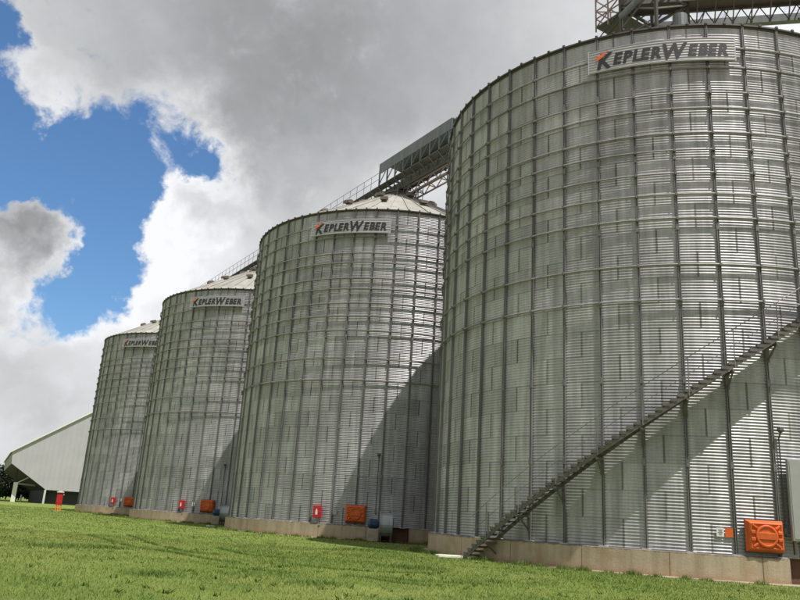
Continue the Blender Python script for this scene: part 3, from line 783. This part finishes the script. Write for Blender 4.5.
for f_ in ((lambda x: x), (lambda x: 2*AP-x)):
    MB().bar((f_(-8.8), -.44, 11.98), (f_(AP), -.44, ZA+.21), .10, .34).build('rake_trim', WHITE, SH)
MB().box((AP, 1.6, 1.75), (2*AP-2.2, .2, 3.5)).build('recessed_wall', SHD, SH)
MB().box((.75, -.1, 1.7), (.45, .5, 3.42)).build('corner_post', SHR, SH)
for i in range(1):
    y = 3.
    pier = MB().box((-6.1, y, 2.4), (1.0, .35, 4.8)).build('pier', WHITE, SH)
    MB().bar((-5.8, y, 4.7), (-3.4, y, 6.2), .22, .22).build('strut', SHR, SH)
    MB().bar((-5.6, y, 4.5), (-1.6, y, 4.3), .3, .4).build('tie', simple('tie_grey', (.2, .19, .17), .7), SH)
    MB().box((-6.3, y, 6.9), (.3, .3, 4.3)).build('post', SHD, SH)

# ------------------------------------------------------------------ fence
FP = [(-104, 226), (-96.5, 228), (-89.5, 230), (-111, 224)]
fe = thing('post_fence', 'row of white concrete fence posts with a brace beside the shed', 'fence', (0, 0, 0))
for x, y in FP: bevel(MB().box((x, y, .95), (.35, .35, 1.9)).build('post', WHITE, fe), .03)
MB().bar((-91.8, 229.3, .2), (-89.6, 229.9, 1.6), .25, .25).build('brace', WHITE, fe)
for z in (.5, 1.0, 1.5): MB().tube([(FP[3][0], FP[3][1], z), (FP[2][0], FP[2][1], z)], .02, 4).build('wire', DARKST, fe)

# ------------------------------------------------------------------ red hose post on the lawn
hx, hy = on_ground(57.5, 511)
rp = thing('fire_hose_post', 'tall red fire hose cabinet with glare-white lid on orange legs, alone on the lawn', 'cabinet', (hx, hy, 0), rad(18))
bevel(MB().box((0, 0, 1.38), (.64, .58, 1.42)).build('cabinet_body', RED, rp), .03)
bevel(MB().box((0, -.30, 1.45), (.54, .03, 1.1)).build('door', RED, rp), .01)
mb = MB(); mb.prism([(-.38, -.42, 2.09), (.38, -.42, 2.09), (.38, -.42, 2.17), (0, -.42, 2.31), (-.38, -.42, 2.17)], None, (0, .8, 0)); mb.build('lid', WHITE, rp)  # sun glare on the sloping lid is put in as white colour
mb = MB(); mb.tube([(.32, -.1, 1.85), (.45, -.1, 1.85)], .09, 10); mb.build('hose_coupling', FANM, rp)
for x in (-.25, 0, .25): MB().box((x, -.2, .42), (.12, .12, .85)).build('leg', YELL, rp)
for x in (-.25, .25): MB().box((x, .2, .42), (.12, .12, .85)).build('leg', YELL, rp)
fw = MB(); fw.box((0, 0, .02), (.8, .7, .05)); fw.build('foot_slab', APRON, rp)
sc_x, sc_y = on_ground(213, 527)
tag(bevel(MB().box((sc_x, sc_y, .05), (.95, .4, .09)).build('concrete_block', simple('white_slab', (.7, .69, .65), .85), None), .02), 'small white slab lying on the grass below the small fan', 'slab')

# ------------------------------------------------------------------ trees beyond the shed
def leaf_mat(name, a, b2):
    m, t, bb = principled(name); g = t.new('ShaderNodeNewGeometry')
    t.l.new(t.mix(t.ramp(t.noise(g.outputs['Position'], .8, 4, .7), .35, .65), a, b2), bb.inputs['Base Color']); bb.inputs['Roughness'].default_value = .7; bb.inputs['Specular IOR Level'].default_value = .2
    return m
LEAF = leaf_mat('shaded_leaves', (.010, .016, .008), (.022, .034, .014)); LEAF2 = leaf_mat('hedge_leaves', (.022, .045, .014), (.04, .075, .02)); BARK = simple('bark', (.07, .055, .04), .9)  # LEAF is set near black, with deep shade put into the leaf colour
def foliage(lobes, n, size):
    lob = np.array(lobes); w = (lob[:, 3]*lob[:, 4])**1.0; idx = rng.choice(len(lob), n, p=w/w.sum())
    d = rng.normal(size=(n, 3)); d /= np.linalg.norm(d, axis=1)[:, None]; rr = rng.uniform(.45, 1.08, n)**.6
    c = lob[idx, :3] + d*rr[:, None]*np.stack([lob[idx, 3], lob[idx, 3], lob[idx, 4]], 1)
    a = rng.normal(size=(n, 3)); a /= np.linalg.norm(a, axis=1)[:, None]; b2 = np.cross(a, rng.normal(size=(n, 3))); b2 /= np.linalg.norm(b2, axis=1)[:, None]
    s = size*rng.uniform(.6, 1.4, n)[:, None]
    return np.stack([c-a*s, c+b2*s*.55, c+a*s, c-b2*s*.55], 1).reshape(-1, 3)
def quads(name, v, mat, parent=None):
    n = len(v)//4; me = bpy.data.meshes.new(name); me.vertices.add(len(v)); me.vertices.foreach_set('co', v.astype(np.float32).ravel())
    me.loops.add(n*4); me.loops.foreach_set('vertex_index', np.arange(n*4)); me.polygons.add(n); me.polygons.foreach_set('loop_start', np.arange(n)*4)
    me.materials.append(mat); me.update(); me.validate(); return link(name, me, parent)
def tree(px, dist, h, wd, lab, mat, n=2600, name='broadleaf_tree'):
    d = sky_dir(px, 480); x, y = d.x/d.y*dist, dist
    rt = thing(name, lab, 'tree', (x, y, 0), group='trees beyond the shed')
    mb = MB(); mb.tube([(0, 0, -.1), (.1, 0, h*.3), (.2, .1, h*.6)], [.3, .22, .1], 8); 
    for q in range(4):
        a = q*1.7; mb.tube([(.1, 0, h*(.28+.05*q)), (wd*.3*math.cos(a), wd*.3*math.sin(a), h*(.5+.06*q))], [.14, .06], 6)
    mb.build('trunk', BARK, rt)
    lob = [(random.uniform(-.55, .55)*wd, random.uniform(-.5, .5)*wd, h*random.uniform(.32, .80), wd*random.uniform(.28, .5), h*random.uniform(.12, .22)) for _ in range(11)]
    lob += [(0, 0, h*.5, wd*.55, h*.33)]
    quads('crown', foliage(lob, n, .42), mat, rt)
for px, dist, h, wd, lab in [(-52, 300, 15.0, 6.5, 'dark dense tree farthest left beyond the shed'), (-26, 292, 14.2, 6.2, 'dark broad tree at the left edge beyond the shed'), (-6, 286, 15.2, 5.8, 'dark rounded tree at the left edge, tallest in view'),
                             (9, 296, 13.6, 5.0, 'dark tree just left of the shed eave'), (22, 300, 10.2, 5.0, 'dark tree seen under the shed eave'), (36, 306, 8.6, 5.2, 'low dark tree behind the shed piers'), (-18, 340, 15.5, 7.0, 'dark tree standing behind the others at left')]:
    tree(px, dist, h, wd, lab, LEAF)
for px, dist, h, wd, lab in [(3, 262, 4.6, 4.2, 'green shrub behind the leftmost fence post'), (19, 266, 4.0, 4.2, 'green shrub behind the white shed pier'), (33, 268, 3.8, 4.0, 'green shrub between shed pier and shed wall'), (-14, 260, 4.4, 4.0, 'green shrub at the very left edge of the lawn')]:
    tree(px, dist, h, wd, lab, LEAF2, 1500, 'green_shrub')
# bare reddish track in front of the shed
mb = MB(); mb.add([(-160, 203, .012), (-60, 216, .012), (-60, 222, .012), (-160, 209, .012)], [(0, 1, 2, 3)]); struct(mb.build('dirt_track', simple('dirt', (.24, .155, .085), .95, 0, .25, .4)))

# ------------------------------------------------------------------ lawn blades
GB, t, b = principled('grass_blades'); g = t.new('ShaderNodeNewGeometry'); Pn = g.outputs['Position']
col = grass_colour(t, Pn)
at = t.new('ShaderNodeAttribute'); at.attribute_name = 'tone'
col = t.mix(t.ramp(at.outputs['Fac'], 0, .5, .85, 0, 'LINEAR'), col, (.065, .125, .020)); col = t.mix(t.ramp(at.outputs['Fac'], .55, 1., 0, .7, 'LINEAR'), col, (.33, .335, .11))
t.l.new(col, b.inputs['Base Color']); b.inputs['Roughness'].default_value = .65; b.inputs['Specular IOR Level'].default_value = .25
def blades(xy, hgt, wid, tone, lean=.5):
    n = len(xy); th = rng.uniform(0, 2*PI, n); ln = rng.normal(size=(n, 2))*lean*hgt[:, None]
    z0 = np.zeros(n)-.004; b0 = np.stack([xy[:, 0]-np.cos(th)*wid, xy[:, 1]-np.sin(th)*wid, z0], 1); b1 = np.stack([xy[:, 0]+np.cos(th)*wid, xy[:, 1]+np.sin(th)*wid, z0], 1)
    tp = np.stack([xy[:, 0]+ln[:, 0], xy[:, 1]+ln[:, 1], hgt], 1)
    return np.stack([b0, b1, tp], 1).reshape(-1, 3), np.repeat(tone, 3)
def lawn(xy):
    keep = np.ones(len(xy), bool)
    for k in range(4):
        d = np.hypot(xy[:, 0]-CENTERS[k].x, xy[:, 1]-CENTERS[k].y); keep &= d > 11.62
        worn = (d < 12.9) & (np.sin(xy[:, 0]*2.1+k)+np.sin(xy[:, 1]*3.3+xy[:, 0])+np.sin(xy[:, 0]*5.7) > .6); keep &= ~worn | (rng.uniform(size=len(d)) < .25)
    return xy[keep]
V, TN = [], []
def scatter(n, d0, d1, pw, h0, h1, wk):
    q = rng.uniform(0, 1, n); d = (d0**pw + q*(d1**pw-d0**pw))**(1/pw); a = rng.uniform(-.62, .60, n)
    xy = lawn(np.stack([d*np.tan(a), d], 1)); m = len(xy); dd = xy[:, 1]
    cl = np.sin(xy[:, 0]*.9+np.sin(xy[:, 1]*.5)*2)*np.sin(xy[:, 1]*.7+xy[:, 0]*.3); h = rng.uniform(h0, h1, m)*(1+.35*cl)
    v, tn = blades(xy, h, wk*dd*rng.uniform(.6, 1.3, m), np.clip(rng.normal(.54, .13, m)-.08*cl+.10*np.sin(xy[:, 0]*.21+1)*np.sin(xy[:, 1]*.17), 0, 1)); V.append(v); TN.append(tn)
scatter(240000, 9, 34, 1.15, .022, .060, .00042)
scatter(150000, 30, 120, .9, .03, .07, .00050)
tracks = [[(88, 535.6), (112, 542), (131, 547), (169, 552.5), (210, 560), (240, 564)], [(127, 535.6), (157, 545.7), (187, 552.5), (221, 555.5)], [(217, 567.5), (262, 571), (300, 574)],
          [(217, 548.7), (247, 555.5), (292, 559)], [(342, 575.6), (365, 578), (397, 583.4), (430, 586.6)], [(378, 577), (417, 582), (482, 584.4)], [(300, 566), (340, 570), (392, 573), (440, 574)]]
for tr in tracks:
    pts = np.array([on_ground(*q) for q in tr]); seg = np.hypot(*(pts[1:]-pts[:-1]).T); cum = np.concatenate([[0], np.cumsum(seg)]); n = int(cum[-1]*150)
    s = rng.uniform(0, cum[-1], n); s = s[np.sin(s*.7)+np.sin(s*1.9+1)+rng.normal(0, .5, n) > -.9]
    xy = np.stack([np.interp(s, cum, pts[:, 0]), np.interp(s, cum, pts[:, 1])], 1) + rng.normal(0, .035, (len(s), 2)); m = len(xy)
    v, tn = blades(xy, rng.uniform(.04, .09, m), .00045*xy[:, 1], np.clip(rng.normal(.06, .06, m), 0, 1), .3); V.append(v); TN.append(tn)
for px, py, rr, n in [(65, 547, 1.0, 700), (105, 548, .8, 500), (318, 585, .6, 400), (410, 568, .9, 500), (150, 575, .5, 300), (370, 551, 1.2, 700)]:      # darker tufts
    x, y = on_ground(px, py); xy = rng.normal(0, rr*.6, (n, 2))*np.array([1, .8]) + np.array([x, y]); v, tn = blades(xy, rng.uniform(.05, .12, n), .0006*xy[:, 1], np.clip(rng.normal(.15, .1, n), 0, 1)); V.append(v); TN.append(tn)
for k in range(4):                                         # unmown fringe along the plinths
    n = 9000 if k == 0 else 5000
    a = np.radians(rng.uniform(-185, -60, n)); r_ = 11.62 + np.abs(rng.normal(0, .28, n))
    cl = np.sin(a*37)+np.sin(a*91+1)+rng.normal(0, .4, n)-(a > np.radians(-108))*(1.1 if k == 0 else .2); ok = cl > -.5; a, r_ = a[ok], r_[ok]
    xy = np.stack([CENTERS[k].x+r_*np.cos(a), CENTERS[k].y+r_*np.sin(a)], 1); m = len(xy)
    v, tn = blades(xy, rng.uniform(.08, .24, m)*np.clip(.6+.3*cl[ok], .4, 1.3), np.full(m, .012+.006*k), np.clip(rng.normal(.22, .13, m), 0, 1), .35); V.append(v); TN.append(tn)
for _ in range(420):                                      # low broad-leaved weeds
    d = rng.uniform(10, 40); x = d*math.tan(rng.uniform(-.6, .58)); m = 9
    xy = lawn(rng.normal(0, .05, (m, 2)) + np.array([x, d])); m = len(xy)
    if m: v, tn = blades(xy, rng.uniform(.05, .10, m), np.full(m, .022), np.clip(rng.normal(.2, .1, m), 0, 1), .9); V.append(v); TN.append(tn)
V = np.concatenate(V); TN = np.concatenate(TN); n = len(V)//3
me = bpy.data.meshes.new('lawn_grass'); me.vertices.add(len(V)); me.vertices.foreach_set('co', V.astype(np.float32).ravel())
me.loops.add(n*3); me.loops.foreach_set('vertex_index', np.arange(n*3)); me.polygons.add(n); me.polygons.foreach_set('loop_start', np.arange(n)*3)
atr = me.attributes.new('tone', 'FLOAT', 'POINT'); atr.data.foreach_set('value', TN.astype(np.float32)); me.materials.append(GB); me.update(); me.validate()
lg = link('lawn_grass', me); lg['kind'] = 'stuff'; lg['label'] = 'short mown green lawn in front of the silos'; lg['category'] = 'grass'
